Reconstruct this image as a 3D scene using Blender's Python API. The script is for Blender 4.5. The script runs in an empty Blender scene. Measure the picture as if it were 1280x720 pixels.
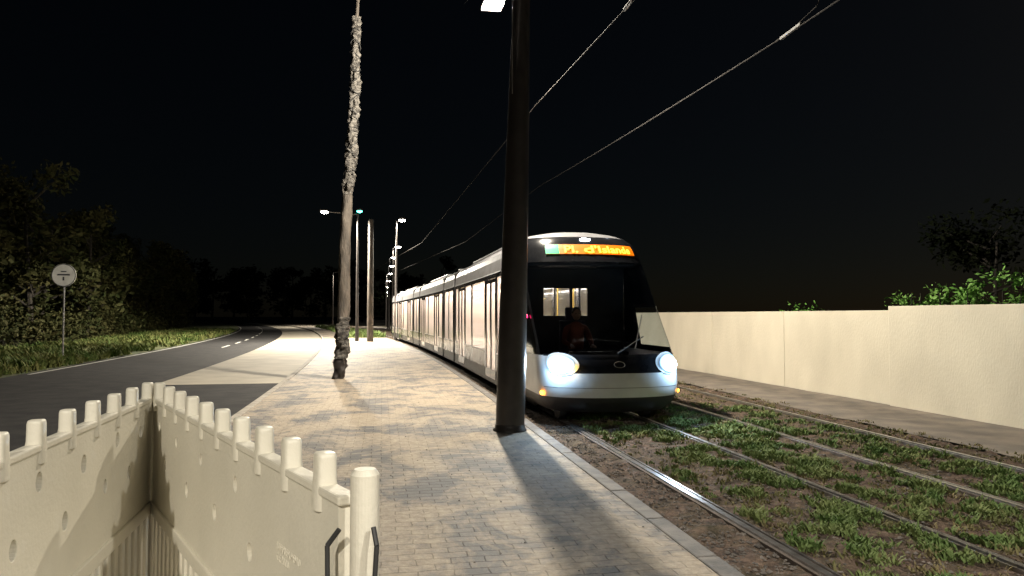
import bpy, bmesh, math, random
from mathutils import Vector, noise, Matrix
random.seed(7)
scene=bpy.context.scene
COL=scene.collection
R=525.0
def off(t):
    if t<12: return 0.0
    if t<150: return (t-12)**2/(2*R)
    return 138**2/(2*R)+(t-150)*138/R
def B(X,t,z): return (X-off(t),t,z)

# ---------------- materials ----------------
def base_mat(name):
    m=bpy.data.materials.new(name); m.use_nodes=True
    nt=m.node_tree; b=nt.nodes['Principled BSDF']
    return m,nt,b
def N(nt,typ,**kw):
    n=nt.nodes.new(typ)
    for k,v in kw.items(): setattr(n,k,v)
    return n
def c4(c): return (c[0],c[1],c[2],1)
def mat(name,c1,c2=None,scale=3,rough=.7,metal=0,bump=0,bscale=None,lo=.35,hi=.65,spec=.5,detail=8,stretch=None,dist=.02):
    m,nt,b=base_mat(name)
    b.inputs['Roughness'].default_value=rough; b.inputs['Metallic'].default_value=metal
    b.inputs['Specular IOR Level'].default_value=spec
    c2=c2 or tuple(x*.75 for x in c1)
    tc=N(nt,'ShaderNodeTexCoord'); src=tc.outputs['Object']
    if stretch:
        mp=N(nt,'ShaderNodeMapping'); mp.inputs['Scale'].default_value=stretch
        nt.links.new(src,mp.inputs['Vector']); src=mp.outputs['Vector']
    no=N(nt,'ShaderNodeTexNoise'); no.inputs['Scale'].default_value=scale; no.inputs['Detail'].default_value=detail
    nt.links.new(src,no.inputs['Vector'])
    cr=N(nt,'ShaderNodeValToRGB'); cr.color_ramp.elements[0].position=lo; cr.color_ramp.elements[1].position=hi
    cr.color_ramp.elements[0].color=c4(c1); cr.color_ramp.elements[1].color=c4(c2)
    nt.links.new(no.outputs['Fac'],cr.inputs['Fac']); nt.links.new(cr.outputs['Color'],b.inputs['Base Color'])
    if bump:
        n2=N(nt,'ShaderNodeTexNoise'); n2.inputs['Scale'].default_value=bscale or scale*6; n2.inputs['Detail'].default_value=6
        nt.links.new(src,n2.inputs['Vector'])
        bp=N(nt,'ShaderNodeBump'); bp.inputs['Strength'].default_value=bump; bp.inputs['Distance'].default_value=dist
        nt.links.new(n2.outputs['Fac'],bp.inputs['Height']); nt.links.new(bp.outputs['Normal'],b.inputs['Normal'])
    return m
def emis(name,c,s):
    m,nt,b=base_mat(name)
    b.inputs['Base Color'].default_value=c4(c); b.inputs['Emission Color'].default_value=c4(c); b.inputs['Emission Strength'].default_value=s
    return m
def glass(name,tint,glow_mix=0,glow_col=(.8,.7,.6),gl=.5):
    m=bpy.data.materials.new(name); m.use_nodes=True; nt=m.node_tree; nt.nodes.clear()
    out=N(nt,'ShaderNodeOutputMaterial'); tr=N(nt,'ShaderNodeBsdfTransparent'); tr.inputs['Color'].default_value=c4(tint)
    g=N(nt,'ShaderNodeBsdfGlossy'); g.inputs['Roughness'].default_value=.05; g.inputs['Color'].default_value=(.8,.85,.9,1)
    lw=N(nt,'ShaderNodeLayerWeight'); lw.inputs['Blend'].default_value=.5
    pw=N(nt,'ShaderNodeMath',operation='POWER'); nt.links.new(lw.outputs['Facing'],pw.inputs[0]); pw.inputs[1].default_value=4
    ma=N(nt,'ShaderNodeMath',operation='MULTIPLY_ADD'); nt.links.new(pw.outputs[0],ma.inputs[0]); ma.inputs[1].default_value=gl; ma.inputs[2].default_value=.04
    last=tr.outputs[0]
    if glow_mix:
        tl=N(nt,'ShaderNodeBsdfTranslucent'); tl.inputs['Color'].default_value=c4(glow_col)
        mx=N(nt,'ShaderNodeMixShader'); mx.inputs[0].default_value=glow_mix
        nt.links.new(last,mx.inputs[1]); nt.links.new(tl.outputs[0],mx.inputs[2]); last=mx.outputs[0]
    mx=N(nt,'ShaderNodeMixShader'); nt.links.new(ma.outputs[0],mx.inputs[0])
    nt.links.new(last,mx.inputs[1]); nt.links.new(g.outputs[0],mx.inputs[2]); nt.links.new(mx.outputs[0],out.inputs[0])
    return m

def paver_mat():
    m,nt,b=base_mat('platform_pavers'); L=nt.links.new
    tc=N(nt,'ShaderNodeTexCoord')
    br=N(nt,'ShaderNodeTexBrick'); br.offset=.5; br.inputs['Scale'].default_value=1
    br.inputs['Brick Width'].default_value=.24; br.inputs['Row Height'].default_value=.12
    br.inputs['Mortar Size'].default_value=.006; br.inputs['Mortar Smooth'].default_value=.4
    br.inputs['Color1'].default_value=(.11,.112,.118,1); br.inputs['Color2'].default_value=(.21,.195,.18,1); br.inputs['Mortar'].default_value=(.05,.045,.04,1)
    wn=N(nt,'ShaderNodeTexNoise'); wn.inputs['Scale'].default_value=4; L(tc.outputs['Object'],wn.inputs['Vector'])
    sub=N(nt,'ShaderNodeVectorMath',operation='SUBTRACT'); L(wn.outputs['Color'],sub.inputs[0]); sub.inputs[1].default_value=(.5,.5,.5)
    sc=N(nt,'ShaderNodeVectorMath',operation='SCALE'); sc.inputs['Scale'].default_value=.05; L(sub.outputs[0],sc.inputs[0])
    ad=N(nt,'ShaderNodeVectorMath',operation='ADD'); L(tc.outputs['Object'],ad.inputs[0]); L(sc.outputs[0],ad.inputs[1])
    L(ad.outputs[0],br.inputs['Vector'])
    n1=N(nt,'ShaderNodeTexNoise'); n1.inputs['Scale'].default_value=1.15; n1.inputs['Detail'].default_value=13; n1.inputs['Roughness'].default_value=.72; n1.inputs['Distortion'].default_value=.5
    mp=N(nt,'ShaderNodeMapping'); mp.inputs['Scale'].default_value=(1,.75,1); mp.inputs['Location'].default_value=(3.1,1.7,0)
    L(tc.outputs['Object'],mp.inputs['Vector']); L(mp.outputs['Vector'],n1.inputs['Vector'])
    r1=N(nt,'ShaderNodeValToRGB'); r1.color_ramp.elements[0].position=.43; r1.color_ramp.elements[1].position=.54
    L(n1.outputs['Fac'],r1.inputs['Fac'])
    inv=N(nt,'ShaderNodeMath',operation='SUBTRACT'); inv.inputs[0].default_value=1.0; L(br.outputs['Fac'],inv.inputs[1])
    mm=N(nt,'ShaderNodeMath',operation='MULTIPLY_ADD'); L(inv.outputs[0],mm.inputs[0]); mm.inputs[1].default_value=.2; mm.inputs[2].default_value=.68
    fa=N(nt,'ShaderNodeMath',operation='MULTIPLY'); L(r1.outputs['Color'],fa.inputs[0]); L(mm.outputs[0],fa.inputs[1])
    n3=N(nt,'ShaderNodeTexNoise'); n3.inputs['Scale'].default_value=14; n3.inputs['Detail'].default_value=10; n3.inputs['Roughness'].default_value=.7; L(tc.outputs['Object'],n3.inputs['Vector'])
    sand=N(nt,'ShaderNodeValToRGB'); sand.color_ramp.elements[0].color=(.25,.205,.155,1); sand.color_ramp.elements[1].color=(.50,.42,.315,1)
    sand.color_ramp.elements[0].position=.3; sand.color_ramp.elements[1].position=.7
    L(n3.outputs['Fac'],sand.inputs['Fac'])
    mx=N(nt,'ShaderNodeMix',data_type='RGBA'); L(fa.outputs[0],mx.inputs[0]); L(br.outputs['Color'],mx.inputs[6]); L(sand.outputs['Color'],mx.inputs[7])
    L(mx.outputs[2],b.inputs['Base Color']); b.inputs['Roughness'].default_value=.7; b.inputs['Specular IOR Level'].default_value=.35
    hh=N(nt,'ShaderNodeMath',operation='MULTIPLY_ADD'); L(br.outputs['Fac'],hh.inputs[0]); hh.inputs[1].default_value=-.6; L(n3.outputs['Fac'],hh.inputs[2])
    bp=N(nt,'ShaderNodeBump'); bp.inputs['Strength'].default_value=.8; bp.inputs['Distance'].default_value=.018
    L(hh.outputs[0],bp.inputs['Height']); L(bp.outputs['Normal'],b.inputs['Normal'])
    return m
def soil_mat():
    m,nt,b=base_mat('track_soil'); L=nt.links.new
    tc=N(nt,'ShaderNodeTexCoord')
    n1=N(nt,'ShaderNodeTexNoise'); n1.inputs['Scale'].default_value=9; n1.inputs['Detail'].default_value=12; n1.inputs['Roughness'].default_value=.7
    L(tc.outputs['Object'],n1.inputs['Vector'])
    r=N(nt,'ShaderNodeValToRGB'); r.color_ramp.elements[0].position=.36; r.color_ramp.elements[1].position=.7
    r.color_ramp.elements[0].color=(.03,.022,.018,1); r.color_ramp.elements[1].color=(.26,.18,.135,1)
    L(n1.outputs['Fac'],r.inputs['Fac'])
    n2=N(nt,'ShaderNodeTexNoise'); n2.inputs['Scale'].default_value=1.6; n2.inputs['Detail'].default_value=10; n2.inputs['Roughness'].default_value=.7
    L(tc.outputs['Object'],n2.inputs['Vector'])
    r2=N(nt,'ShaderNodeValToRGB'); r2.color_ramp.elements[0].position=.46; r2.color_ramp.elements[1].position=.6
    L(n2.outputs['Fac'],r2.inputs['Fac'])
    mu=N(nt,'ShaderNodeMath',operation='MULTIPLY'); L(r2.outputs['Color'],mu.inputs[0]); mu.inputs[1].default_value=.3
    mx=N(nt,'ShaderNodeMix',data_type='RGBA'); L(mu.outputs[0],mx.inputs[0]); L(r.outputs['Color'],mx.inputs[6]); mx.inputs[7].default_value=(.08,.09,.035,1)
    L(mx.outputs[2],b.inputs['Base Color']); b.inputs['Roughness'].default_value=.95; b.inputs['Specular IOR Level'].default_value=.2
    bp=N(nt,'ShaderNodeBump'); bp.inputs['Strength'].default_value=1; bp.inputs['Distance'].default_value=.07
    L(n1.outputs['Fac'],bp.inputs['Height']); L(bp.outputs['Normal'],b.inputs['Normal'])
    return m

M_pav=paver_mat(); M_soil=soil_mat()
M_ground=mat('ground_dirt',(.03,.03,.018),(.07,.06,.035),1.5,.95,bump=.8,bscale=20)
M_verge=mat('verge_grass',(.04,.07,.02),(.12,.12,.05),1.2,.95,bump=1,bscale=25)
M_asph=mat('asphalt',(.022,.022,.024),(.04,.039,.038),2,.85,bump=.35,bscale=140,spec=.2)
M_conc=mat('concrete_lane',(.46,.42,.34),(.36,.33,.27),.9,.8,bump=.3,bscale=60,spec=.3)
M_kerb=mat('kerb_concrete',(.38,.35,.3),(.24,.22,.19),5,.8,bump=.4,bscale=50)
M_kerbd=mat('edge_kerb_stone',(.10,.098,.098),(.19,.175,.16),6,.75,bump=.5,bscale=60)
M_path=mat('path_gravel',(.14,.125,.11),(.24,.205,.17),2,.9,bump=.6,bscale=40)
M_wall=mat('wall_render',(.66,.615,.495),(.49,.455,.365),.8,.9,bump=.25,bscale=30,lo=.3,hi=.75,stretch=(1,1,.5),detail=10)
M_rail=mat('rail_steel',(.5,.5,.51),(.3,.28,.27),8,.3,metal=.95)
M_rust=mat('rail_rust',(.05,.038,.03),(.09,.065,.05),12,.7)
M_stone=mat('gravel_stone',(.09,.08,.072),(.22,.19,.165),5,.9)
M_grass=mat('grass_blades',(.085,.15,.04),(.19,.23,.085),2,.8,spec=.2)
M_drygrass=mat('dry_grass_blades',(.10,.12,.04),(.22,.18,.09),1.2,.85,spec=.2)
M_vergeg=mat('verge_grass_blades',(.07,.13,.03),(.17,.17,.06),.8,.85,spec=.2)
M_leaf=mat('leaf_foliage',(.024,.034,.010),(.06,.055,.02),.5,.8,spec=.15)
M_leafd=mat('leaf_foliage_dark',(.006,.009,.004),(.012,.014,.007),.5,.9,spec=.05)
M_leafb=mat('leaf_foliage_fresh',(.09,.25,.04),(.17,.33,.07),1.5,.6,spec=.3)
M_bark=mat('bark',(.02,.017,.014),(.035,.03,.024),5,.9,bump=1)
M_black=mat('mast_black_paint',(.028,.025,.024),(.042,.037,.035),6,.42,bump=.15,bscale=60)
M_grey=mat('galvanised_steel',(.3,.3,.3),(.22,.22,.22),8,.45,metal=.6)
M_wire=mat('wire_copper',(.045,.042,.04),None,8,.9,spec=.1)
M_wrap=mat('mast_wrapping',(.13,.12,.105),(.022,.019,.016),9,.65,bump=1,bscale=22,stretch=(1,1,1.6),lo=.4,hi=.6,dist=.05)
M_wrap2=mat('mast_sleeve',(.12,.10,.08),(.045,.038,.032),5,.75,bump=.8,bscale=24,stretch=(1,1,.35),lo=.35,hi=.65,dist=.04)
M_plastic=mat('barrier_plastic',(.76,.72,.61),(.60,.565,.47),2.2,.42,bump=.12,bscale=60,lo=.3,hi=.8)
M_rubber=mat('rubber',(.015,.015,.015),(.03,.03,.03),5,.6)
M_white=mat('tram_white',(.74,.77,.80),(.65,.68,.71),3,.3)
M_silver=mat('tram_silver',(.36,.36,.38),(.28,.28,.29),3,.35,metal=.3)
M_taupe=mat('tram_side_panel',(.27,.245,.22),(.19,.17,.155),2,.25)
M_dark=mat('tram_black_gloss',(.012,.013,.016),(.02,.021,.024),3,.15)
M_skirt=mat('tram_skirt',(.03,.031,.034),(.02,.02,.021),3,.45)
M_inner=mat('tram_interior',(.84,.79,.73),(.78,.73,.67),3,.6)
M_seat=mat('seat_fabric',(.40,.37,.36),(.30,.27,.27),9,.8)
M_yellow=mat('handrail_yellow',(.6,.42,.1),(.5,.35,.08),3,.35)
M_cab=mat('cab_plastic',(.03,.03,.033),(.022,.022,.024),3,.6)
M_wind=glass('windscreen_glass',(.80,.85,.87),gl=.3)
M_glass=glass('side_window_glass',(.95,.92,.89),glow_mix=.5,glow_col=(.95,.90,.84),gl=.3)  # translucent layer added so the lit panes glow evenly
M_ceil=emis('ceiling_light',(1,.86,.76),19)
M_lamp=emis('lamp_lens',(1,.95,.86),90)
M_lampc=emis('lamp_lens_cool',(.85,.93,1),60)
M_lampt=emis('lamp_lens_teal',(.05,.8,.6),25)
M_head=emis('headlight_lens',(.72,.88,1),90)
M_halo=emis('headlight_halo_ring',(.38,.68,1),1.2)
M_amber=emis('indicator_lens',(1,.6,.12),25)
M_ambers=emis('marker_lens',(1,.4,.04),8)
M_red=emis('red_lens',(1,.02,.15),6)
M_disp=emis('display_amber',(1,.22,.0),.75)
M_dispt=emis('display_text',(1,.52,.05),3.2)
M_dispg=emis('display_green',(.0,.5,.2),.9)
M_sign=mat('sign_face',(.75,.75,.72),(.6,.6,.57),4,.5)
M_signd=mat('sign_print',(.05,.05,.06),None,4,.5)
M_skin=mat('skin',(.25,.15,.1),(.22,.13,.09),6,.5)
M_hair=mat('hair',(.02,.014,.01),None,20,.7)
M_vest=mat('driver_orange_top',(.20,.045,.02),(.07,.02,.015),3,.8)
M_trous=mat('driver_trousers',(.03,.03,.05),None,6,.8)
M_dot=mat('road_paint',(.7,.7,.65),(.5,.5,.46),6,.7)

# ---------------- geometry helpers ----------------
def empty(name,loc=(0,0,0),rz=0):
    e=bpy.data.objects.new(name,None); e.location=loc; e.rotation_euler=(0,0,rz); COL.objects.link(e); return e
def mk(name,verts,faces,m,parent=None,smooth=False,bevel=0,mats=None,midx=None):
    me=bpy.data.meshes.new(name); me.from_pydata(verts,[],faces)
    if mats:
        for x in mats: me.materials.append(x)
        if midx:
            me.polygons.foreach_set('material_index',midx)
    else: me.materials.append(m)
    if smooth: me.polygons.foreach_set('use_smooth',[True]*len(me.polygons))
    me.update()
    o=bpy.data.objects.new(name,me); COL.objects.link(o)
    if parent: o.parent=parent
    if bevel:
        bv=o.modifiers.new('b','BEVEL'); bv.width=bevel; bv.segments=2; bv.limit_method='ANGLE'
    return o
class Acc:
    def __init__(s): s.v=[];s.f=[];s.m=[]
    def box(s,X0,X1,t0,t1,z0,z1,seg=1,bend=True,mi=0):
        base=len(s.v)
        fn=B if bend else (lambda a,b,c:(a,b,c))
        for i in range(seg+1):
            t=t0+(t1-t0)*i/seg
            for (x,z) in ((X0,z0),(X1,z0),(X1,z1),(X0,z1)): s.v.append(fn(x,t,z))
        nf=len(s.f)
        s.f.append((base,base+1,base+2,base+3))
        for i in range(seg):
            a=base+4*i
            for k in range(4):
                k2=(k+1)%4
                s.f.append((a+k,a+4+k,a+4+k2,a+k2))
        e=base+4*seg; s.f.append((e+3,e+2,e+1,e))
        s.m+= [mi]*(len(s.f)-nf)
    def cyl(s,p0,p1,r0,r1=None,n=10,mi=0,caps=True):
        r1=r0 if r1 is None else r1
        p0=Vector(p0);p1=Vector(p1); d=(p1-p0).normalized()
        a=d.orthogonal().normalized(); b=d.cross(a); base=len(s.v); nf=len(s.f)
        for p,r in ((p0,r0),(p1,r1)):
            for i in range(n):
                an=2*math.pi*i/n; s.v.append(tuple(p+a*math.cos(an)*r+b*math.sin(an)*r))
        for i in range(n):
            j=(i+1)%n; s.f.append((base+i,base+j,base+n+j,base+n+i))
        if caps:
            s.f.append(tuple(base+i for i in range(n))[::-1]); s.f.append(tuple(base+n+i for i in range(n)))
        s.m+=[mi]*(len(s.f)-nf)
    def build(s,name,m,parent=None,smooth=False,bevel=0,mats=None):
        return mk(name,s.v,s.f,m,parent,smooth,bevel,mats,s.m if mats else None)
def strip(name,X0,X1,t0,t1,z,m,parent=None,dt=2.0,nx=1,amp=0,fs=1.0):
    n=max(1,int((t1-t0)/dt)); v=[];f=[]
    for i in range(n+1):
        t=t0+(t1-t0)*i/n
        for j in range(nx+1):
            x=X0+(X1-X0)*j/nx
            p=B(x,t,z); h=0
            if amp: h=amp*noise.noise(Vector((p[0]*fs,p[1]*fs,0)))
            v.append((p[0],p[1],p[2]+h))
    for i in range(n):
        for j in range(nx):
            a=i*(nx+1)+j; f.append((a,a+1,a+nx+2,a+nx+1))
    return mk(name,v,f,m,parent,smooth=bool(amp))

# ---------------- ground ----------------
mk('ground',[(-600,-300,-.14),(600,-300,-.14),(600,900,-.14),(-600,900,-.14)],[(0,1,2,3)],M_ground)
strip('road',-10.7,-2.49,-30,300,-.06,M_asph)
strip('concrete_bus_lane',-5.75,-2.49,20.6,180,-.052,M_conc,dt=1.5)
ln=Acc()
for i in range(26):
    t=22+i*6
    ln.box(-7.9,-7.8,t+22,t+25,-.056,-.052,2)
ln.box(-10.5,-10.4,25,180,-.056,-.052,60)
ln.build('road_marking',M_dot)
strip('grass_verge',-18,-10.7,-20,250,-.05,M_verge,dt=1,nx=14,amp=.09,fs=.9)
pl=Acc(); pl.box(-2.33,2.18,-20,150,-.1,.05,120); pl.build('tram_platform',M_pav)
kb=Acc()
t=-20.0
while t<120:
    kb.box(2.19,2.35,t,t+.99,-.1,.056+random.uniform(-.003,.003),1); t+=1.0
kb.build('platform_edge_kerb',M_kerbd,bevel=.012)
kb=Acc(); t=-20.0
while t<150:
    kb.box(-2.48,-2.34,t,t+.99,-.1,.06,1); t+=1.0
kb.build('kerb',M_kerb,bevel=.012)
strip('track_bed',2.36,7.8,-12,170,-.035,M_soil,dt=.12,nx=46,amp=.05,fs=5)
strip('footpath',7.8,9.9,-12,120,-.02,M_path,dt=1,nx=4,amp=.03,fs=1.3)
for i,(X) in enumerate((2.98,4.42,5.79,7.21)):
    s=1 if i%2==0 else -1
    a=Acc()
    hx=(X-.028,X+.028); gx=sorted((X+s*.028,X+s*.062)); lx=sorted((X+s*.062,X+s*.082))
    a.box(hx[0],hx[1],-12,150,-.1,.006,110,mi=0)
    a.box(gx[0],gx[1],-12,150,-.1,-.03,110,mi=1)
    a.box(lx[0],lx[1],-12,150,-.1,.0,110,mi=0)
    a.box(*sorted((X-s*.028,X-s*.06)),-12,150,-.1,-.012,110,mi=1)
    a.build('tram_rail',None,mats=[M_rail,M_rust])
def stones(name,n,Xa,Xb,ta,tb,z,r0,r1,m):
    v=[];f=[]
    oc=[(1,0,0),(-1,0,0),(0,1,0),(0,-1,0),(0,0,1),(0,0,-1)]
    fc=[(0,2,4),(2,1,4),(1,3,4),(3,0,4),(2,0,5),(1,2,5),(3,1,5),(0,3,5)]
    for k in range(n):
        u=random.random()
        t=ta+(tb-ta)*u**1.6; X=random.uniform(Xa,Xb); r=random.uniform(r0,r1)*random.uniform(.6,1)
        p=B(X,t,z); ang=random.random()*6.28; ca,sa=math.cos(ang),math.sin(ang); b=len(v)
        for q in oc:
            x=q[0]*r*random.uniform(.6,1.2); y=q[1]*r*random.uniform(.6,1.2); zz=q[2]*r*random.uniform(.4,.8)
            v.append((p[0]+x*ca-y*sa,p[1]+x*sa+y*ca,p[2]+zz))
        f+=[(b+i,b+j,b+kk) for i,j,kk in fc]
    return mk(name,v,f,m)
stones('gravel',6500,2.37,2.93,1,40,-.03,.008,.03,M_stone)
stones('soil_clods',14000,3.1,7.8,2,34,-.03,.006,.03,M_stone)
stones('platform_debris',200,-2.1,2.1,3,18,.053,.004,.014,M_stone)
def grass(name,regions,n,hmin,hmax,m,thr,wid=.006,z=-.03,nb=12,fs=1.1,power=1.5,spread=.07,jit=.12):
    v=[];f=[]
    cnt=0; tries=0
    while cnt<n and tries<n*12:
        tries+=1
        Xa,Xb,ta,tb=random.choice(regions)
        t=ta+(tb-ta)*random.random()**power; X=random.uniform(Xa,Xb); p=B(X,t,z)
        d=noise.fractal(Vector((p[0]*fs,p[1]*fs,3.3)),1,2,4)
        if d<thr+random.uniform(-jit,jit): continue
        cnt+=1
        big=.5+random.random()+max(0,d)
        for k in range(nb):
            a=random.random()*6.28; r=random.random()*spread
            bx=p[0]+math.cos(a)*r; by=p[1]+math.sin(a)*r
            h=random.uniform(hmin,hmax)*big; w=wid*random.uniform(.6,1.6)
            la=random.random()*6.28; ll=h*random.uniform(.3,1.3); c,s_=math.cos(la),math.sin(la)
            b=len(v)
            v+= [(bx-s_*w,by+c*w,p[2]),(bx+s_*w,by-c*w,p[2]),(bx+c*ll*.45+s_*w*1.2,by+s_*ll*.45-c*w*1.2,p[2]+h*.65),(bx+c*ll*.45-s_*w*1.2,by+s_*ll*.45+c*w*1.2,p[2]+h*.65),(bx+c*ll,by+s_*ll,p[2]+h)]
            f+= [(b,b+1,b+2,b+3),(b+3,b+2,b+4)]
    return mk(name,v,f,m)
grass('track_grass',[(3.15,4.32,3,14),(4.58,5.70,4,30),(4.58,5.70,4,16),(3.15,4.32,3,12),(4.58,5.70,3,12),(5.95,7.05,5,14)],5200,.014,.05,M_grass,.14,wid=.0065,nb=11,fs=2.2,jit=.26,spread=.055)
grass('track_edge_grass',[(7.3,8.0,6,40),(5.9,7.12,5,24),(4.48,5.7,4,14),(3.1,4.36,3,12)],2200,.01,.035,M_drygrass,.0,nb=8,fs=3,jit=.3)
grass('verge_grass_tufts',[(-17.5,-10.8,14,90)],10000,.08,.28,M_vergeg,-.12,wid=.02,z=-.04,nb=8,fs=.5,power=1.3,spread=.2)
grass('far_grass',[(-.5,2.2,58,110)],900,.1,.3,M_grass,-.4,wid=.03,z=.05,nb=8,fs=.5,spread=.3)

# ---------------- wall ----------------
w=empty('boundary_wall')
a=Acc(); a.box(9.84,10.08,-14,13.2,-.14,1.93,8); a.build('tall_panel',M_wall,w,bevel=.012)
a=Acc()
tt=13.22
for k in range(22):
    a.box(9.94,10.12,tt,tt+3.98,-.14,1.85,1); tt+=3.995
a.build('low_panels',M_wall,w,bevel=.006)

# ---------------- foliage ----------------
def leafmass(v,f,c,r,n,size,hollow=.55):
    cx,cy,cz=c
    for k in range(n):
        d=Vector((random.gauss(0,1),random.gauss(0,1),random.gauss(0,1))).normalized()
        rr=hollow+(1-hollow)*random.random()
        nn=1+.35*noise.noise(Vector((cx+d.x*2.2,cy+d.y*2.2,cz+d.z*2.2)))
        p=Vector((cx+d.x*r[0]*rr*nn,cy+d.y*r[1]*rr*nn,cz+d.z*r[2]*rr*nn))
        u=Vector((random.gauss(0,1),random.gauss(0,1),random.gauss(0,.7))).normalized(); w_=u.orthogonal().normalized()
        w_.rotate(Matrix.Rotation(random.random()*6.28,3,u)); s=size*random.uniform(.5,1.3)
        b=len(v); x=u*s; y=w_*s*.45
        v+= [tuple(p-x),tuple(p+y),tuple(p+x),tuple(p-y)]; f.append((b,b+1,b+2,b+3))
def tree_object(name,specs,m,leaf,mult=1,parent=None):
    e=empty(name); v=[];f=[]; tk=Acc()
    for (x,y,h,rad) in specs:
        top=Vector((x+random.uniform(-.5,.5),y+random.uniform(-.5,.5),h*.8))
        tk.cyl((x,y,-.15),tuple(top*.5+Vector((x,y,0))*.5),h*.022,h*.014,8); tk.cyl(tuple(top*.5+Vector((x,y,0))*.5),tuple(top),h*.014,h*.006,8)
        nc=13
        for k in range(nc):
            zz=h*random.uniform(.16,.95); an=random.random()*6.28
            q=1-abs(zz/h-.5)*1.1; rr=rad*q*random.uniform(.35,.85)
            c=(x+math.cos(an)*rr,y+math.sin(an)*rr,zz)
            tk.cyl((x,y,max(.8,zz-h*.12)),c,h*.008,h*.003,5,caps=False)
            cr=rad*random.uniform(.28,.5)
            leafmass(v,f,c,(cr,cr,cr*.75),int(190*mult),leaf,.35)
    tk.build('trunks',M_bark,e); mk('foliage',v,f,m,e)
    return e
specs=[]
t=12
while t<150:
    X=-19.0-random.uniform(0,3.5); p=B(X,t,0); specs.append((p[0],p[1],random.uniform(7,11),random.uniform(2.8,4.0))); t+=random.uniform(3,4.8)
t=14
while t<150:
    X=-26-random.uniform(0,4); p=B(X,t,0); specs.append((p[0],p[1],random.uniform(12,16),random.uniform(3.5,4.5))); t+=random.uniform(6,9)
tree_object('tree_line',specs,M_leaf,.24,1.1)
v=[];f=[]
t=14
while t<130:
    p=B(-18.4-random.random()*1.5,t,0); r=random.uniform(.9,2.0); leafmass(v,f,(p[0],p[1],r*.7),(r*1.2,r*1.2,r),210,.16,.3); t+=1.3
mk('hedge',v,f,M_leaf)
specs=[(-52+k*4.2+random.uniform(-2,2),random.uniform(185,225),random.uniform(11,17),5.5) for k in range(20)]
tree_object('distant_trees',specs,M_leafd,.6,.5)
v=[];f=[]
for k in range(60):
    t=random.uniform(8.5,14.4); X=random.uniform(10.5,12.0); zz=random.uniform(1.6,2.45) if t<13.4 else random.uniform(1.6,2.1)
    r=random.uniform(.18,.36); leafmass(v,f,(X,t,zz),(r,r,r*.7),65,.05,.2)
for k in range(6):
    p=(random.uniform(10.5,11.0),random.uniform(17.4,18.8),random.uniform(1.6,1.95)); leafmass(v,f,p,(.35,.35,.25),60,.045,.2)
e=empty('shrub'); mk('foliage',v,f,M_leafb,e)
tk=Acc()
for k in range(26):
    x=random.uniform(10.7,12.0); y=random.uniform(8.8,14.4); tk.cyl((x,y,-.14),(x+random.uniform(-.3,.3),y+random.uniform(-.3,.3),2.2),.025,.01,6)
tk.build('stems',M_bark,e)
specs=[(18+random.uniform(-1,2),9+k*6+random.uniform(-1,1),random.uniform(4.5,6),2.8) for k in range(3)]
tree_object('background_trees',specs,M_leafd,.11,1.6)

# ---------------- masts / lamps ----------------
def lathe(name,cx,cy,prof,m,parent,n=24,dx=0,dy=0,smooth=True):
    v=[];f=[]; H=prof[-1][1]
    for (r,z) in prof:
        for i in range(n):
            a=2*math.pi*i/n
            v.append((cx+dx*z/H+math.cos(a)*r,cy+dy*z/H+math.sin(a)*r,z))
    for k in range(len(prof)-1):
        for i in range(n):
            j=(i+1)%n; f.append((k*n+i,k*n+j,(k+1)*n+j,(k+1)*n+i))
    f.append(tuple(range((len(prof)-1)*n,len(prof)*n)))
    return mk(name,v,f,m,parent,smooth=smooth)
PM=(1.87,10.9); TX=.26
e=empty('overhead_line_mast')
lathe('shaft',PM[0],PM[1],[(.215,.05),(.21,1.5),(.175,4),(.125,6.6),(.11,9.4)],M_black,e,dx=TX)
lathe('base_collar',PM[0],PM[1],[(.25,.052),(.25,.075),(.225,.09),(.222,.14),(.215,.15)],M_black,e)
a=Acc()
mx_=PM[0]+.2
a.cyl((mx_,PM[1],7.6),(7.2,11.0,7.35),.045,.03,10); a.cyl((mx_,PM[1],8.6),(5.2,11.0,7.5),.012,.012,6)
a.build('cantilever',M_grey,e)
a=Acc(); a.cyl((1.86,10.62,8.4),(1.86,10.64,5.0),.009,.009,6); a.build('hanging_cable',M_grey,e)

PW=(-1.13,20.5)
e=empty('wrapped_mast')
def jw(r,z,a):
    if z>5.0: k=.75; f1=4
    elif z<1.7: k=.6; f1=5
    else: k=.14; f1=2
    return r*(1+k*(noise.noise(Vector((math.cos(a)*1.6,math.sin(a)*1.6,z*f1)))+.6*noise.noise(Vector((math.cos(a)*3,math.sin(a)*3,z*f1*2.3+9)))))
def prof(z0,z1,r0,r1,dz): 
    n=int((z1-z0)/dz); return [(r0+(r1-r0)*i/n,z0+(z1-z0)*i/n) for i in range(n+1)]
def sh(z): return .45*z/10.5+.03*math.sin(z*1.1)
def wrapseg(name,z0,z1,r0,r1,m):
    v=[];f=[];n=26; P=prof(z0,z1,r0,r1,.035)
    for (r,z) in P:
        for i in range(n):
            a=2*math.pi*i/n; rr=jw(r,z,a); v.append((PW[0]+sh(z)+math.cos(a)*rr,PW[1]+math.sin(a)*rr,z))
    for k in range(len(P)-1):
        for i in range(n):
            j=(i+1)%n; f.append((k*n+i,k*n+j,(k+1)*n+j,(k+1)*n+i))
    mk(name,v,f,m,e,smooth=True)
wrapseg('base',.05,.75,.15,.15,M_black)
wrapseg('lower_wrap',.6,1.7,.185,.175,M_wrap)
wrapseg('sleeve',1.6,5.2,.165,.14,M_wrap2)
wrapseg('upper_wrap',5.0,9.9,.142,.10,M_wrap)
a=Acc(); a.cyl((PW[0]+sh(9.8),PW[1],9.7),(PW[0]+.57,PW[1],13),.045,.04,10)
a.build('mast_top',M_wrap2,e)
a=Acc()
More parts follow.
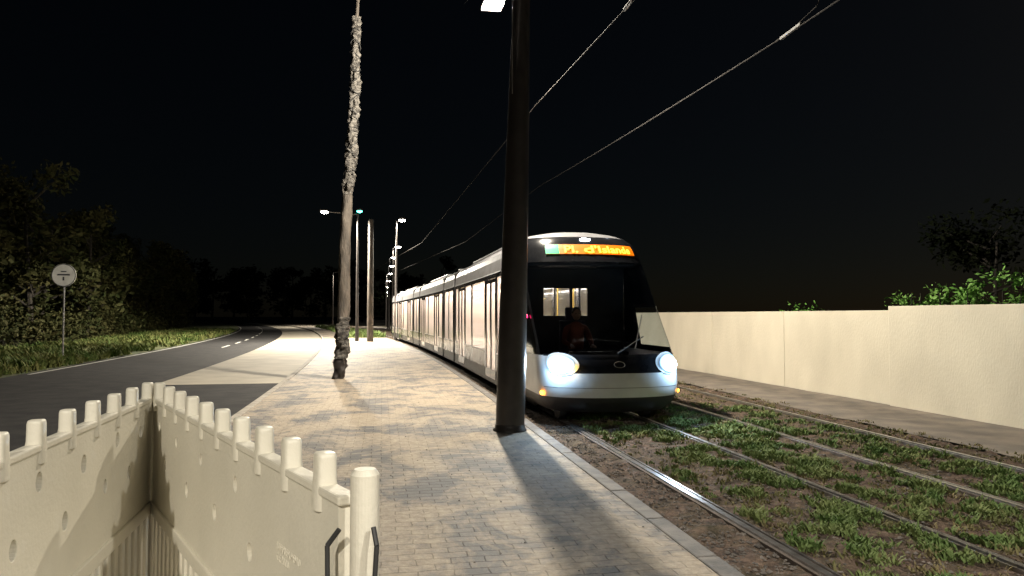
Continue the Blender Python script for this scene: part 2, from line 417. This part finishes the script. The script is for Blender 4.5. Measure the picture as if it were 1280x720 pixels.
for z in [x*.3+5.2 for x in range(15)]+[.95,1.15,1.3]:
    aa=random.random()*6; pts=[]
    for i in range(13):
        an=aa+i*math.pi*2/12; pts.append((PW[0]+sh(z)+math.cos(an)*.172*(1-.03*(z-.9)),PW[1]+math.sin(an)*.172*(1-.03*(z-.9)),z+.14*math.sin(an*1+aa)))
    for p,q in zip(pts[:-1],pts[1:]): a.cyl(p,q,.014,.014,5)
a.build('tie_straps',M_rubber,e)

def spot(name,loc,energy,color,angle=150,parent=None,aim=(0,0,-1),rad=.12,blend=.6):
    l=bpy.data.lights.new(name,'SPOT'); l.energy=energy; l.color=color; l.spot_size=math.radians(angle); l.spot_blend=blend; l.shadow_soft_size=rad
    o=bpy.data.objects.new(name,l); o.location=loc; o.rotation_euler=Vector(aim).to_track_quat('-Z','Y').to_euler(); COL.objects.link(o)
    if parent: o.parent=parent
    return o
def street_lamp(px,py,h,armx,army,energy,lens=None,pole=M_grey,light=True,color=(1,.90,.74),headsc=1,ang=160,blend=.6,pt=False):
    e=empty('street_lamp')
    a=Acc()
    if pole:
        a.cyl((px,py,-.1),(px,py,h*.5),.11,.085,12); a.cyl((px,py,h*.5),(px,py,h),.085,.05,12)
        a.cyl((px,py,-.1),(px,py,.9),.13,.13,12)
        a.cyl((px,py,h-.05),(px+armx,py+army,h+.12),.04,.03,8)
        a.build('pole_and_arm',pole,e,smooth=False)
    hx,hy=px+armx,py+army
    s=headsc
    hd=Acc(); hd.box(hx-.16*s,hx+.16*s,hy-.32*s,hy+.32*s,h+.08,h+.19,1,bend=False); hd.build('lamp_head',M_black,e,bevel=.03)
    ln=Acc()
    ln.cyl((hx,hy,h+.078),(hx,hy,h+.02),.15*s,.13*s,16); ln.cyl((hx,hy,h+.02),(hx,hy,h-.02),.13*s,.06*s,16)
    ln.build('lens',lens or M_lamp,e)
    if light and pt:
        l=bpy.data.lights.new('bulb','POINT'); l.energy=energy; l.color=color; l.shadow_soft_size=.1
        o=bpy.data.objects.new('bulb',l); o.location=(hx,hy,h-.13); COL.objects.link(o); o.parent=e
    elif light: spot('bulb',(hx,hy,h-.13),energy,color,ang,e,blend=blend)
    return e
e=street_lamp(2.40,16.1,8.60,0,0,7600,pole=None,headsc=1.5,pt=True)
a=Acc(); a.cyl((2.40,16.1,8.7),(2.40,16.1,9.3),.02,.02,8); a.cyl((PM[0]+TX,PM[1],9.35),(2.40,16.1,9.3),.01,.01,6); a.cyl((2.40,16.1,9.3),(3.2,30,14.5),.006,.006,6); a.build('span_wire',M_rubber,e)
street_lamp(-6.5,-9,8.5,3.2,0,6300,color=(1,.93,.80),ang=145,blend=.4)
street_lamp(8.6,-5,8.5,-2.4,0,4600,color=(1,.95,.85),ang=130,blend=.5)  # unseen lamp added behind right to brighten the left barrier panel
street_lamp(-1.62,50,8.45,-2.15,0,26000,pole=M_black,ang=165,blend=.25,headsc=1.6)
street_lamp(-1.62,50.3,8.6,.1,0,400,lens=M_lampt,pole=None,light=False,headsc=1.2)
street_lamp(.95,53,8.4,.4,0,9000,pole=M_black,headsc=1.6)
e=empty('concrete_mast'); lathe('shaft',-.75,49,[(.21,.05),(.2,2),(.16,7.9),(.1,8.0)],M_wrap2,e)
for k,(z_,x_) in enumerate(((74,1.3),(88,1.1),(103,1.1),(122,1.0),(148,1.0),(180,1.1),(220,1.3),(265,1.6))):
    street_lamp(x_-.3,z_,8.4,.5,0,5000,light=k in (0,3),headsc=1.1+z_/100,lens=M_lamp,pole=M_black)
street_lamp(-7.5,118,8.4,1.2,0,9000,headsc=1.8,pole=M_black)

e=empty('round_traffic_sign')
a=Acc(); a.cyl((-12.0,31,-.1),(-12.0,31,3.6),.035,.035,10); a.build('post',M_grey,e)
a=Acc(); a.cyl((-12.0,30.93,3.28),(-12.0,30.96,3.28),.44,.44,36); a.build('disc',M_sign,e)
a=Acc(); n=36
for i in range(n):
    a1=6.2832*i/n;a2=6.2832*(i+1)/n; a.cyl((-12+.42*math.cos(a1),30.925,3.28+.42*math.sin(a1)),(-12+.42*math.cos(a2),30.925,3.28+.42*math.sin(a2)),.014,.014,5)
a.box(-12.22,-11.78,30.92,30.928,3.27,3.33,1,bend=False); a.box(-12.03,-11.97,30.92,30.928,3.08,3.22,1,bend=False); a.box(-12.1,-11.9,30.92,30.928,3.4,3.44,1,bend=False)
a.build('print',M_signd,e)

def wire(name,pts,r,parent):
    a=Acc()
    for p,q in zip(pts[:-1],pts[1:]): a.cyl(p,q,r,r,5,caps=False)
    a.build(name,M_wire,parent)
e=empty('overhead_wires')
def W(X,t,z): return B(X,t,z)
def sag(p,q,s,n=8):
    return [(p[0]+(q[0]-p[0])*i/n,p[1]+(q[1]-p[1])*i/n,p[2]+(q[2]-p[2])*i/n-4*s*(i/n)*(1-i/n)) for i in range(n+1)]
wire('contact_wire_near',[W(3.7,-10,6.2)]+sag(W(3.7,10.7,6.5),W(3.75,18,6.95),.0)+sag(W(3.75,18,6.95),W(3.7,48,6.4),.0)+[W(3.7,90,6.5)],.012,e)
wire('contact_wire_far',[W(6.5,-10,6.05)]+sag(W(6.5,11.0,6.34),W(6.5,29,6.95),.05)+[W(6.5,48,6.5),W(6.5,90,6.5)],.012,e)
wire('messenger_far',[W(6.5,11.0,6.36),W(6.62,10.4,6.55),W(6.7,9.9,7.4)],.008,e)
wire('messenger_near',[W(3.7,10.7,6.52),W(3.62,10.3,6.8),W(3.6,10.2,7.5)],.008,e)
a=Acc(); a.cyl(W(6.47,11.2,6.32),W(6.53,10.7,6.38),.03,.03,8); a.cyl(W(3.67,10.9,6.48),W(3.73,10.4,6.56),.03,.03,8); a.build('clamps',M_grey,e)

# ---------------- tram ----------------
T0=11.3; XC=3.72
tram=empty('tram')
def lerpk(K,z):
    if z<=K[0][0]: return K[0][1]
    for (a_,b_),(c_,d_) in zip(K[:-1],K[1:]):
        if z<=c_: return b_+(d_-b_)*(z-a_)/(c_-a_)
    return K[-1][1]
K=[(.20,1.02,.22),(.30,1.12,.08),(.45,1.18,.0),(.62,1.2,-.01),(.83,1.2,.02),(.95,1.2,.08),(1.10,1.2,.19),(1.3,1.2,.36),(1.6,1.2,.65),(2.1,1.2,1.12),(2.72,1.195,1.68),(2.84,1.185,1.80),(2.98,1.17,1.92),(3.12,1.12,2.06),(3.22,1.03,2.2),(3.30,.88,2.42),(3.36,.62,2.7),(3.39,.3,3.0),(3.40,.02,3.3)]
KT=[(k[0],k[2]) for k in K]; KW=[(k[0],k[1]) for k in K]
DD=.85; SE=3.7
def Dz(z): return min(DD,SE-.05-lerpk(KT,z))
def sg(x,e_): return math.copysign(abs(x)**e_,x)
def S(a,z,o=0):
    w_=lerpk(KW,z); t0=lerpk(KT,z)
    X=XC+(w_+o)*sg(math.sin(a),.85); s=t0+Dz(z)*(1-sg(math.cos(a),.85))-o
    return B(X,T0+s,z)
rows=[]
for (k1,k2) in zip(K[:-1],K[1:]):
    n=max(1,int((k2[0]-k1[0])/.09))
    for i in range(n): rows.append(k1[0]+(k2[0]-k1[0])*i/n)
rows.append(3.40)
degs=[-90,-84,-78,-72,-66,-60,-54,-47,-40,-33,-26,-18,-9,0,9,18,26,33,40,47,54,60,66,72,78,84,90]
v=[];f=[];mi=[]
ncol=len(degs)+4
for z in rows:
    w_=lerpk(KW,z); t0=lerpk(KT,z)+Dz(z)
    v.append(B(XC-w_,T0+SE,z)); v.append(B(XC-w_,T0+(t0+SE)/2,z))
    for d in degs: v.append(S(math.radians(d),z))
    v.append(B(XC+w_,T0+(t0+SE)/2,z)); v.append(B(XC+w_,T0+SE,z))
for i in range(len(rows)-1):
    zc=(rows[i]+rows[i+1])/2
    for j in range(ncol-1):
        jd=j-2
        d=(degs[jd]+degs[jd+1])/2 if 0<=jd<len(degs)-1 else (95 if jd>=0 else -95)
        ad=abs(d)
        if zc<.45: m_=0
        elif zc<.83: m_=1
        elif zc<1.10: m_=2 if ad<60 else 1
        elif zc<2.72:
            if ad<70: m_=3
            elif ad<80: m_=2
            elif ad<91: m_=3 if 1.2<zc<1.9 else 2
            elif (j==1 or j==ncol-3) and 1.2<zc<1.9: m_=3
            else: m_=2
        elif zc<3.24: m_=2
        else: m_=4
        a0=i*ncol+j; f.append((a0,a0+1,a0+ncol+1,a0+ncol)); mi.append(m_)
mk('front_shell',v,f,None,tram,smooth=True,mats=[M_skirt,M_white,M_dark,M_wind,M_silver],midx=mi)
def patch(name,a0,a1,z0,z1,o,m,ell=False,n=14,nz=6,bul=.02):
    v=[];f=[]
    if ell:
        v.append(S(math.radians((a0+a1)/2),(z0+z1)/2,o+bul))
        for r in (.5,1):
            for i in range(24):
                an=6.2832*i/24; v.append(S(math.radians((a0+a1)/2+(a1-a0)/2*r*math.cos(an)),(z0+z1)/2+(z1-z0)/2*r*math.sin(an)*(1),o+bul*(1-r*r)))
        for i in range(24):
            j=(i+1)%24; f.append((0,1+i,1+j)); f.append((1+i,25+i,25+j,1+j))
    else:
        for k in range(nz+1):
            for i in range(n+1): v.append(S(math.radians(a0+(a1-a0)*i/n),z0+(z1-z0)*k/nz,o))
        for k in range(nz):
            for i in range(n):
                q=k*(n+1)+i; f.append((q,q+1,q+n+2,q+n+1))
    return mk(name,v,f,m,tram,smooth=True)
for sd in (-1,1):
    patch('headlight_bezel',sd*46-18,sd*46+18,.79,1.15,.010,M_white,True)
    patch('headlight_halo_ring',sd*46.5-14.5,sd*46.5+14.5,.825,1.11,.028,M_halo,True)  # glowing ring added to imitate the bluish halo around each headlight
    patch('headlight',sd*47-9.5,sd*47+9.5,.87,1.065,.052,M_head,True)
    patch('marker_light',sd*74-4,sd*74+4,.46,.53,.02,M_ambers,True)
patch('indicator',-42,-32,.91,.98,.085,M_amber,True)
patch('side_signal',-86,-82,1.7,1.78,.03,M_red,True)
patch('roof_lamp',-3.5,3.5,3.14,3.19,.02,M_lampc,True)
patch('bumper_seam',-70,70,.60,.607,.004,M_skirt)
patch('windscreen_lower_trim',-66,66,1.09,1.12,.008,M_dark)
patch('display_panel',-37,51,2.87,3.06,.010,M_disp)
patch('display_line_symbol',-37,-23,2.872,3.058,.018,M_dispg)
cu=bpy.data.curves.new('t','FONT'); cu.body="Pl. d'Islande"; cu.size=1; cu.resolution_u=2; cu.offset=.015
to=bpy.data.objects.new('tmp_text',cu); COL.objects.link(to)
bpy.context.view_layer.update()
me=bpy.data.meshes.new_from_object(to.evaluated_get(bpy.context.evaluated_depsgraph_get())); bpy.data.objects.remove(to)
xs=[q.co.x for q in me.vertices]; ys=[q.co.y for q in me.vertices]; x0,x1,y0,y1=min(xs),max(xs),min(ys),max(ys)
for q in me.vertices:
    u=(q.co.x-x0)/(x1-x0); vv=(q.co.y-y0)/(y1-y0)
    q.co=S(math.radians(-18+u*60),2.895+vv*.145,.026)
me.materials.clear(); me.materials.append(M_dispt)
o=bpy.data.objects.new('display_text',me); o.parent=tram; COL.objects.link(o)
a=Acc()
for i in range(20):
    a1=6.2832*i/20;a2=6.2832*(i+1)/20
    a.cyl(S(math.radians(2.6*math.cos(a1)),.965+.045*math.sin(a1),.012),S(math.radians(2.6*math.cos(a2)),.965+.045*math.sin(a2),.012),.005,.005,5)
a.build('emblem',M_taupe,tram)
a=Acc(); a.cyl(S(0,1.14,.03),S(math.radians(22),1.4,.04),.010,.009,6); a.cyl(S(math.radians(12),1.2,.03),S(math.radians(28),1.75,.03),.008,.008,6); a.build('wiper',M_rubber,tram)
LEN=44.0
secs=[(3.7,13.2,'L'),(13.7,16.6,'S'),(17.1,26.6,'L'),(27.1,30.0,'S'),(30.5,40.0,'L'),(40.3,LEN,'S')]
RP=[(-1.2,2.70),(-1.195,2.72),(-1.17,2.98),(-1.12,3.12),(-.88,3.30),(-.62,3.36),(-.3,3.39),(0,3.40),(.3,3.39),(.62,3.36),(.88,3.30),(1.12,3.12),(1.17,2.98),(1.195,2.72),(1.2,2.70)]
def loft(name,pr,s0,s1,m,seg,shrink=1.0):
    v=[];f=[];n=len(pr)
    for i in range(seg+1):
        s=s0+(s1-s0)*i/seg
        for (x,z) in pr: v.append(B(XC+x*shrink,T0+s,z))
    for i in range(seg):
        for j in range(n-1): q=i*n+j; f.append((q,q+1,q+n+1,q+n))
    f.append(tuple(range(n))); f.append(tuple(range(seg*n,seg*n+n)))
    return mk(name,v,f,m,tram,smooth=False)
A_low=Acc();A_sk=Acc();A_pil=Acc();A_gl=Acc();A_door=Acc();A_cant=Acc();A_fair=Acc();A_floor=Acc();A_ceil=Acc();A_light=Acc();A_seat=Acc();A_pole=Acc();A_strip=Acc()
def sides(acc,s0,s1,z0,z1,th=.05,ins=0,seg=2):
    for sd in (-1,1):
        xo=XC+sd*(1.2-ins); xi=xo-sd*th
        acc.box(min(xo,xi),max(xo,xi),T0+s0,T0+s1,z0,z1,seg)
WT=2.60
for (s0,s1,ty) in secs:
    sg_=int((s1-s0)/1.2)+1
    loft('roof',RP,s0,s1,M_silver,sg_)
    sides(A_sk,s0,s1,.2,.5,.05,.015,sg_)
    sides(A_cant,s0,s1,WT,2.72,.06,.004,sg_)
    A_floor.box(XC-1.13,XC+1.13,T0+s0,T0+s1,.32,.38,sg_)
    A_ceil.box(XC-1.13,XC+1.13,T0+s0,T0+s1,2.64,2.68,sg_)
    for x in (-.7,.7): A_light.box(XC+x-.14,XC+x+.14,T0+s0+.15,T0+s1-.15,2.61,2.635,sg_)
    A_fair.box(XC-.75,XC+.75,T0+s0+2.2,T0+s1-.9,3.30,3.45,sg_)
    ops=[('W',s0+.15,s0+1.35),('D',s0+1.5,s0+3.0),('W',s0+3.2,s0+5.55),('W',s0+5.7,s0+7.0),('D',s0+7.15,s0+8.55),('W',s0+8.7,s1-.1)] if ty=='L' else [('W',s0+.15,(s0+s1)/2-.06),('W',(s0+s1)/2+.06,s1-.15)]
    cur=s0
    for (k,o0,o1) in ops:
        if o0>cur: sides(A_pil,cur,o0,.5,WT,.06,.002,1)
        if k=='W':
            sides(A_low,o0,o1,.5,.88,.05,0,1); sides(A_gl,o0+.005,o1-.005,.885,WT-.005,.012,.02,1)
            sides(A_strip,o0,o1,.885,.91,.02,-.004,1)
            for q in range(int((o1-o0)/.85)):
                for sd in (-1,1):
                    ss=o0+.2+q*.85; xx=XC+sd*.72
                    A_seat.box(xx-.36,xx+.36,T0+ss,T0+ss+.42,.75,.84,1); A_seat.box(xx-.36,xx+.36,T0+ss+.4,T0+ss+.48,.8,1.40,1); A_seat.box(xx-.3,xx+.3,T0+ss+.1,T0+ss+.35,.38,.75,1)
        else:
            mid=(o0+o1)/2
            for (d0,d1) in ((o0+.01,mid-.01),(mid+.01,o1-.01)):
                sides(A_door,d0,d0+.06,.3,WT-.02,.04,.0,1); sides(A_door,d1-.06,d1,.3,WT-.02,.04,.0,1)
                sides(A_door,d0+.06,d1-.06,.3,.5,.04,.0,1); sides(A_door,d0+.06,d1-.06,WT-.1,WT-.02,.04,.0,1)
                sides(A_gl,d0+.062,d1-.062,.502,WT-.102,.012,.02,1)
            for sd in (-1,1):
                for ss in (o0,o1): A_pole.cyl(B(XC+sd*.6,T0+ss,.38),B(XC+sd*.6,T0+ss,2.6),.018,.018,8)
        cur=o1
    if s1>cur: sides(A_pil,cur,s1,.5,WT,.06,.002,1)
    A_pole.cyl(B(XC-.3,T0+s0+.4,2.1),B(XC-.3,T0+s1-.4,2.1),.015,.015,6)
A_low.build('side_panels',M_taupe,tram); A_sk.build('skirts',M_skirt,tram); A_pil.build('pillars',M_dark,tram)
A_gl.build('side_windows',M_glass,tram); A_door.build('doors',M_dark,tram); A_cant.build('cantrail',M_dark,tram); A_fair.build('roof_fairings',M_silver,tram,bevel=.03)
A_floor.build('floor',M_inner,tram); A_ceil.build('ceiling',M_inner,tram); A_light.build('ceiling_lights',M_ceil,tram)
A_seat.build('seats',M_seat,tram); A_pole.build('handrails',M_yellow,tram); A_strip.build('window_trim',M_silver,tram)
bl=Acc()
for (p,q) in zip(secs[:-1],secs[1:]):
    s=p[1]; e2=q[0]
    n=5
    for i in range(n):
        d=(e2-s)/n
        for sd in (-1,1):
            xo=XC+sd*(1.13 if i%2 else 1.17); xi=xo-sd*.05
            bl.box(min(xo,xi),max(xo,xi),T0+s+i*d,T0+s+(i+1)*d,.25,3.15,1)
        bl.box(XC-1.1,XC+1.1,T0+s+i*d,T0+s+(i+1)*d,3.1+(i%2)*.03,3.2,1)
bl.build('bellows',M_rubber,tram)
a=Acc(); a.box(XC-1.2,XC+1.2,T0+LEN,T0+LEN+.08,.3,3.1); a.build('rear_wall',M_dark,tram)
a=Acc()
for sc_ in (1.9,15.2,28.5,42):
    a.box(XC-.9,XC+.9,T0+sc_-1.1,T0+sc_+1.1,.16,.5)
    for x in (-.74,.74):
        for dd in (-.85,.85): a.cyl(B(XC+x-.06,T0+sc_+dd,.28),B(XC+x+.06,T0+sc_+dd,.28),.28,.28,20)
a.build('bogies',M_skirt,tram)
a=Acc(); a.box(XC-1.0,XC+1.0,T0+.9,T0+3.7,.22,.4,2); a.box(XC-1.1,XC+1.1,T0+3.4,T0+LEN,.24,.31,20); a.build('underframe',M_skirt,tram)
a=Acc()
a.box(XC-1.05,XC+1.05,T0+.95,T0+3.3,.4,.45)
a.box(XC-1.0,XC+1.0,T0+.62,T0+1.15,.45,1.06); a.box(XC-.5,XC+.5,T0+1.1,T0+1.35,.85,1.12)
ps=T0+3.42
a.box(XC-1.19,XC-.50,ps,ps+.05,.4,2.7); a.box(XC+.42,XC+1.19,ps,ps+.05,.4,2.7)
a.box(XC-.50,XC+.42,ps,ps+.05,.4,1.74); a.box(XC-.50,XC+.42,ps,ps+.05,2.30,2.7)
a.box(XC-1.1,XC+1.1,T0+2.5,ps,2.70,2.74)
a.box(XC+.05,XC+.1,ps-.01,ps+.05,1.74,2.30)
a.build('cab_interior',M_cab,tram)
a=Acc(); sx=3.6
a.box(sx-.27,sx+.27,T0+2.05,T0+2.55,.8,.92,bend=False); a.box(sx-.25,sx+.25,T0+2.55,T0+2.66,.85,1.65,bend=False); a.box(sx-.14,sx+.14,T0+2.56,T0+2.65,1.66,1.9,bend=False); a.cyl((sx,T0+2.3,.45),(sx,T0+2.3,.8),.08,.08,10)
a.build('driver_seat',M_trous,tram,bevel=.03)
drv=empty('tram_driver')
def skinned(name,pts,edges,rad,m,parent,sub=2):
    me=bpy.data.meshes.new(name); me.from_pydata(pts,edges,[]); me.materials.append(m)
    o=bpy.data.objects.new(name,me); COL.objects.link(o); o.parent=parent
    sk=o.modifiers.new('sk','SKIN'); sk.use_smooth_shade=True
    for i,r in enumerate(rad):
        me.skin_vertices[0].data[i].radius=(r,r) if not isinstance(r,tuple) else r
        me.skin_vertices[0].data[i].use_root=(i==0)
    ss=o.modifiers.new('ss','SUBSURF'); ss.levels=sub; ss.render_levels=sub
    return o
y=T0+2.35; x=sx
P=[(x,y,1.02),(x,y-.02,1.22),(x,y-.03,1.42),(x,y-.03,1.54),(x,y-.05,1.64),
   (x-.19,y-.04,1.50),(x-.26,y-.15,1.25),(x-.2,y-.42,1.2),
   (x+.19,y-.04,1.50),(x+.26,y-.15,1.25),(x+.2,y-.42,1.2)]
skinned('torso_and_arms',P,[(0,1),(1,2),(2,3),(3,4),(3,5),(5,6),(6,7),(3,8),(8,9),(9,10)],[(.17,.13),(.16,.12),(.18,.12),(.1,.09),.055,.07,.052,.036,.07,.052,.036],M_vest,drv)
P=[(x,y,1.0),(x-.11,y-.08,.98),(x-.14,y-.5,.96),(x-.14,y-.55,.52),(x-.14,y-.7,.49),(x+.11,y-.08,.98),(x+.14,y-.5,.96),(x+.14,y-.55,.52),(x+.14,y-.7,.49)]
skinned('legs',P,[(0,1),(1,2),(2,3),(3,4),(0,5),(5,6),(6,7),(7,8)],[.14,.1,.075,.05,.04,.1,.075,.05,.04],M_trous,drv)
for sd in (-1,1):
    hx=x+sd*.2
    P=[(hx,y-.42,1.2),(hx,y-.5,1.19)]; E=[(0,1)]; rr=[.03,.035]
    for k in range(4):
        bx=hx+(k-1.5)*.02; b=len(P); L_=.035+.008*(1.5-abs(k-1.5))
        P+= [(bx,y-.54,1.19),(bx,y-.54-L_,1.18),(bx,y-.54-L_*1.3,1.15)]; E+=[(1,b),(b,b+1),(b+1,b+2)]; rr+=[.009,.009,.008]
    b=len(P); P+=[(hx-sd*.035,y-.48,1.18),(hx-sd*.05,y-.53,1.16)]; E+=[(1,b),(b,b+1)]; rr+=[.011,.009]
    skinned('hand',P,E,rr,M_skin,drv,1)
def sph(name,loc,sc,m,parent,seg=20):
    bm=bmesh.new(); bmesh.ops.create_uvsphere(bm,u_segments=seg,v_segments=seg//2+2,radius=1)
    me=bpy.data.meshes.new(name); bm.to_mesh(me); bm.free(); me.materials.append(m)
    me.polygons.foreach_set('use_smooth',[True]*len(me.polygons))
    o=bpy.data.objects.new(name,me); o.location=loc; o.scale=sc; o.parent=parent; COL.objects.link(o); return o
sph('head',(x,y-.07,1.77),(.078,.1,.118),M_skin,drv)
sph('hair',(x,y-.045,1.81),(.088,.1,.1),M_hair,drv)
sph('nose',(x,y-.17,1.76),(.014,.02,.022),M_skin,drv,10)
for sd in (-1,1):
    sph('ear',(x+sd*.08,y-.06,1.765),(.012,.024,.032),M_skin,drv,10); sph('eye',(x+sd*.032,y-.157,1.785),(.013,.009,.008),M_hair,drv,10)
sph('mouth',(x,y-.16,1.715),(.025,.008,.006),M_vest,drv,10)

for sd in (-1,1):
    p=S(math.radians(47*sd),.97,.18)
    spot('headlight_beam',p,90,(.7,.86,1),120,tram,(0.02*sd,-1,-.12),.06,1.0)
    l=bpy.data.lights.new('headlight_spill','POINT'); l.energy=26; l.color=(.45,.72,1); l.shadow_soft_size=.06
    o=bpy.data.objects.new('headlight_spill',l); o.location=p; o.parent=tram; COL.objects.link(o)

# ---------------- plastic barrier ----------------
def barrier(P0,P1,holes,zt=1.46,z0=.05,ulast=None):
    dx,dy=P1[0]-P0[0],P1[1]-P0[1]; L=math.hypot(dx,dy)
    e=empty('plastic_barrier',(P0[0],P0[1],0),math.atan2(dy,dx))
    th=.068; bt=zt-th; bb=bt-.45
    b=Acc(); b.box(.03,L-.03,-.016,.016,bb,bt,1,bend=False)
    bo=b.build('top_board',M_plastic,e)
    bm=bmesh.new(); bm.from_mesh(bo.data); bmesh.ops.recalc_face_normals(bm,faces=bm.faces); bm.to_mesh(bo.data); bm.free()
    c=Acc()
    for (u,z,r) in holes:
        base=len(c.v); m_=16
        for yy in (-.1,.1):
            for k in range(m_):
                an=6.2832*k/m_; c.v.append((u*L+math.cos(an)*r*.95,yy,bt-z+math.sin(an)*r*1.15))
        for k in range(m_):
            k2=(k+1)%m_; c.f.append((base+k,base+k2,base+m_+k2,base+m_+k))
        c.f.append(tuple(base+k for k in range(m_))[::-1]); c.f.append(tuple(base+m_+k for k in range(m_))); c.m+=[0]*(m_+2)
    co=c.build('cutter',M_plastic,e)
    bm=bmesh.new(); bm.from_mesh(co.data); bmesh.ops.recalc_face_normals(bm,faces=bm.faces); bm.to_mesh(co.data); bm.free()
    md=bo.modifiers.new('h','BOOLEAN'); md.object=co; md.operation='DIFFERENCE'; md.solver='EXACT'
    bpy.context.view_layer.update()
    dg=bpy.context.evaluated_depsgraph_get(); nm=bpy.data.meshes.new_from_object(bo.evaluated_get(dg))
    bo.modifiers.clear(); bo.data=nm; bpy.data.objects.remove(co)
    bv=bo.modifiers.new('b','BEVEL'); bv.width=.002; bv.segments=2; bv.limit_method='ANGLE'
    tt=Acc(); n=10; ul=ulast or L-.06
    for i in range(n):
        u=.06+(ul-.06)*i/(n-1)
        base=len(tt.v); prof_=[(1.12,bt-.05),(1.06,bt+.004),(1.0,bt+.012),(.97,zt-.010),(.91,zt-.003),(.8,zt)]
        m_=20; R_=len(prof_)-1
        for (s_,z) in prof_:
            for k in range(m_):
                an=6.2832*k/m_; tt.v.append((u+sg(math.cos(an),.6)*.025*s_,sg(math.sin(an),.6)*.022*s_,z))
        for r_ in range(R_):
            for k in range(m_):
                k2=(k+1)%m_; tt.f.append((base+r_*m_+k,base+r_*m_+k2,base+(r_+1)*m_+k2,base+(r_+1)*m_+k))
        tt.f.append(tuple(base+R_*m_+k for k in range(m_)))
        tt.m+=[0]*(R_*m_+1)
    tt.build('top_studs',M_plastic,e,smooth=True)
    r=Acc()
    r.box(.02,L-.02,-.021,.021,bt-.018,bt+.003,1,bend=False)
    r.box(.02,L-.02,-.026,.026,bb-.04,bb+.01,1,bend=False)
    r.box(.02,L-.02,-.026,.026,z0+.12,z0+.2,1,bend=False)
    r.box(.02,L-.02,-.024,.024,(bb+z0)/2+.03,(bb+z0)/2+.07,1,bend=False)
    u=.1
    while u<L-.1:
        r.box(u-.02,u+.02,-.018,.018,z0+.19,bb-.03,1,bend=False); u+=.085
    r.build('slats_and_rails',M_plastic,e,bevel=.005)
    p=Acc()
    p.cyl((0,0,z0),(0,0,zt-.01),.02,.02,14)
    for u in (.25,L-.25):
        p.box(u-.04,u+.04,-.3,.3,z0,z0+.09,1,bend=False)
    p.build('end_tube_and_feet',M_plastic,e,bevel=.006)
    return e,L,bt,bb
C=(-.985,3.5)
h1=[(.10,.12,.022),(.17,.25,.022),(.24,.1,.024),(.30,.24,.022),(.40,.12,.026),(.47,.26,.025),(.56,.1,.024),(.63,.24,.024),(.72,.13,.024),(.84,.24,.024)]
barrier((C[0]-.01,C[1]),(-.90,1.28),h1)
h2=[(.08,.1,.018),(.14,.24,.02),(.24,.12,.018),(.33,.26,.023),(.43,.12,.018),(.52,.25,.023),(.63,.12,.02),(.7,.27,.022)]
ct=bpy.data.curves.new('txt','FONT'); 
e,L,bt,bb=barrier((C[0]+.02,C[1]-.02),(-.055,1.50),h2,ulast=2.27-.24)
ct.body="BARRIER PEHD\nCE 2000"; ct.size=.026; ct.extrude=.0008
to=bpy.data.objects.new('moulded_lettering',ct); ct.materials.append(M_plastic); COL.objects.link(to); to.parent=e
to.location=(L-.42,-.0165,bt-.2); to.rotation_euler=(math.radians(90),0,0)
a=Acc(); a.cyl((L+.06,0,.05),(L+.06,0,1.45),.027,.027,28); a.cyl((L+.06,0,1.45),(L+.06,0,1.46),.027,.020,28); a.build('end_post',M_plastic,e)
a=Acc()
pts=[(L+.01,-.03,1.34),(L+.0,-.05,1.31),(L+.005,-.05,1.2),(L+.02,-.04,1.05)]
for p,q in zip(pts[:-1],pts[1:]): a.cyl(p,q,.005,.005,8)
pts=[(L+.10,0,1.36),(L+.115,.0,1.33),(L+.112,-.005,1.22),(L+.11,-.01,1.0)]
for p,q in zip(pts[:-1],pts[1:]): a.cyl(p,q,.005,.005,8)
a.build('hinge_strap',M_rubber,e)

# ---------------- world / camera ----------------
wd=bpy.data.worlds.new('World'); scene.world=wd; wd.use_nodes=True; nt=wd.node_tree
bg=nt.nodes['Background']; sk=nt.nodes.new('ShaderNodeTexSky'); sk.sky_type='NISHITA'; sk.sun_disc=False
sk.sun_elevation=math.radians(25); sk.sun_rotation=math.radians(60); sk.air_density=1.0; sk.dust_density=.5
nt.links.new(sk.outputs[0],bg.inputs['Color']); bg.inputs['Strength'].default_value=.0005
sl=bpy.data.lights.new('moonlight','SUN'); sl.energy=.004; sl.angle=math.radians(.5); sl.color=(.8,.87,1)
so=bpy.data.objects.new('moonlight',sl); so.rotation_euler=(math.radians(50),0,math.radians(150)); COL.objects.link(so)
cd=bpy.data.cameras.new('Camera'); cam=bpy.data.objects.new('Camera',cd); COL.objects.link(cam); scene.camera=cam
cd.sensor_width=36; cd.lens=26.16; cd.clip_end=2000; cd.clip_start=.05
cam.location=(0,0,1.75); cam.rotation_euler=(math.radians(92.1),0,math.radians(-9.9))
scene.view_settings.view_transform='Standard'; scene.view_settings.look='None'; scene.view_settings.exposure=0
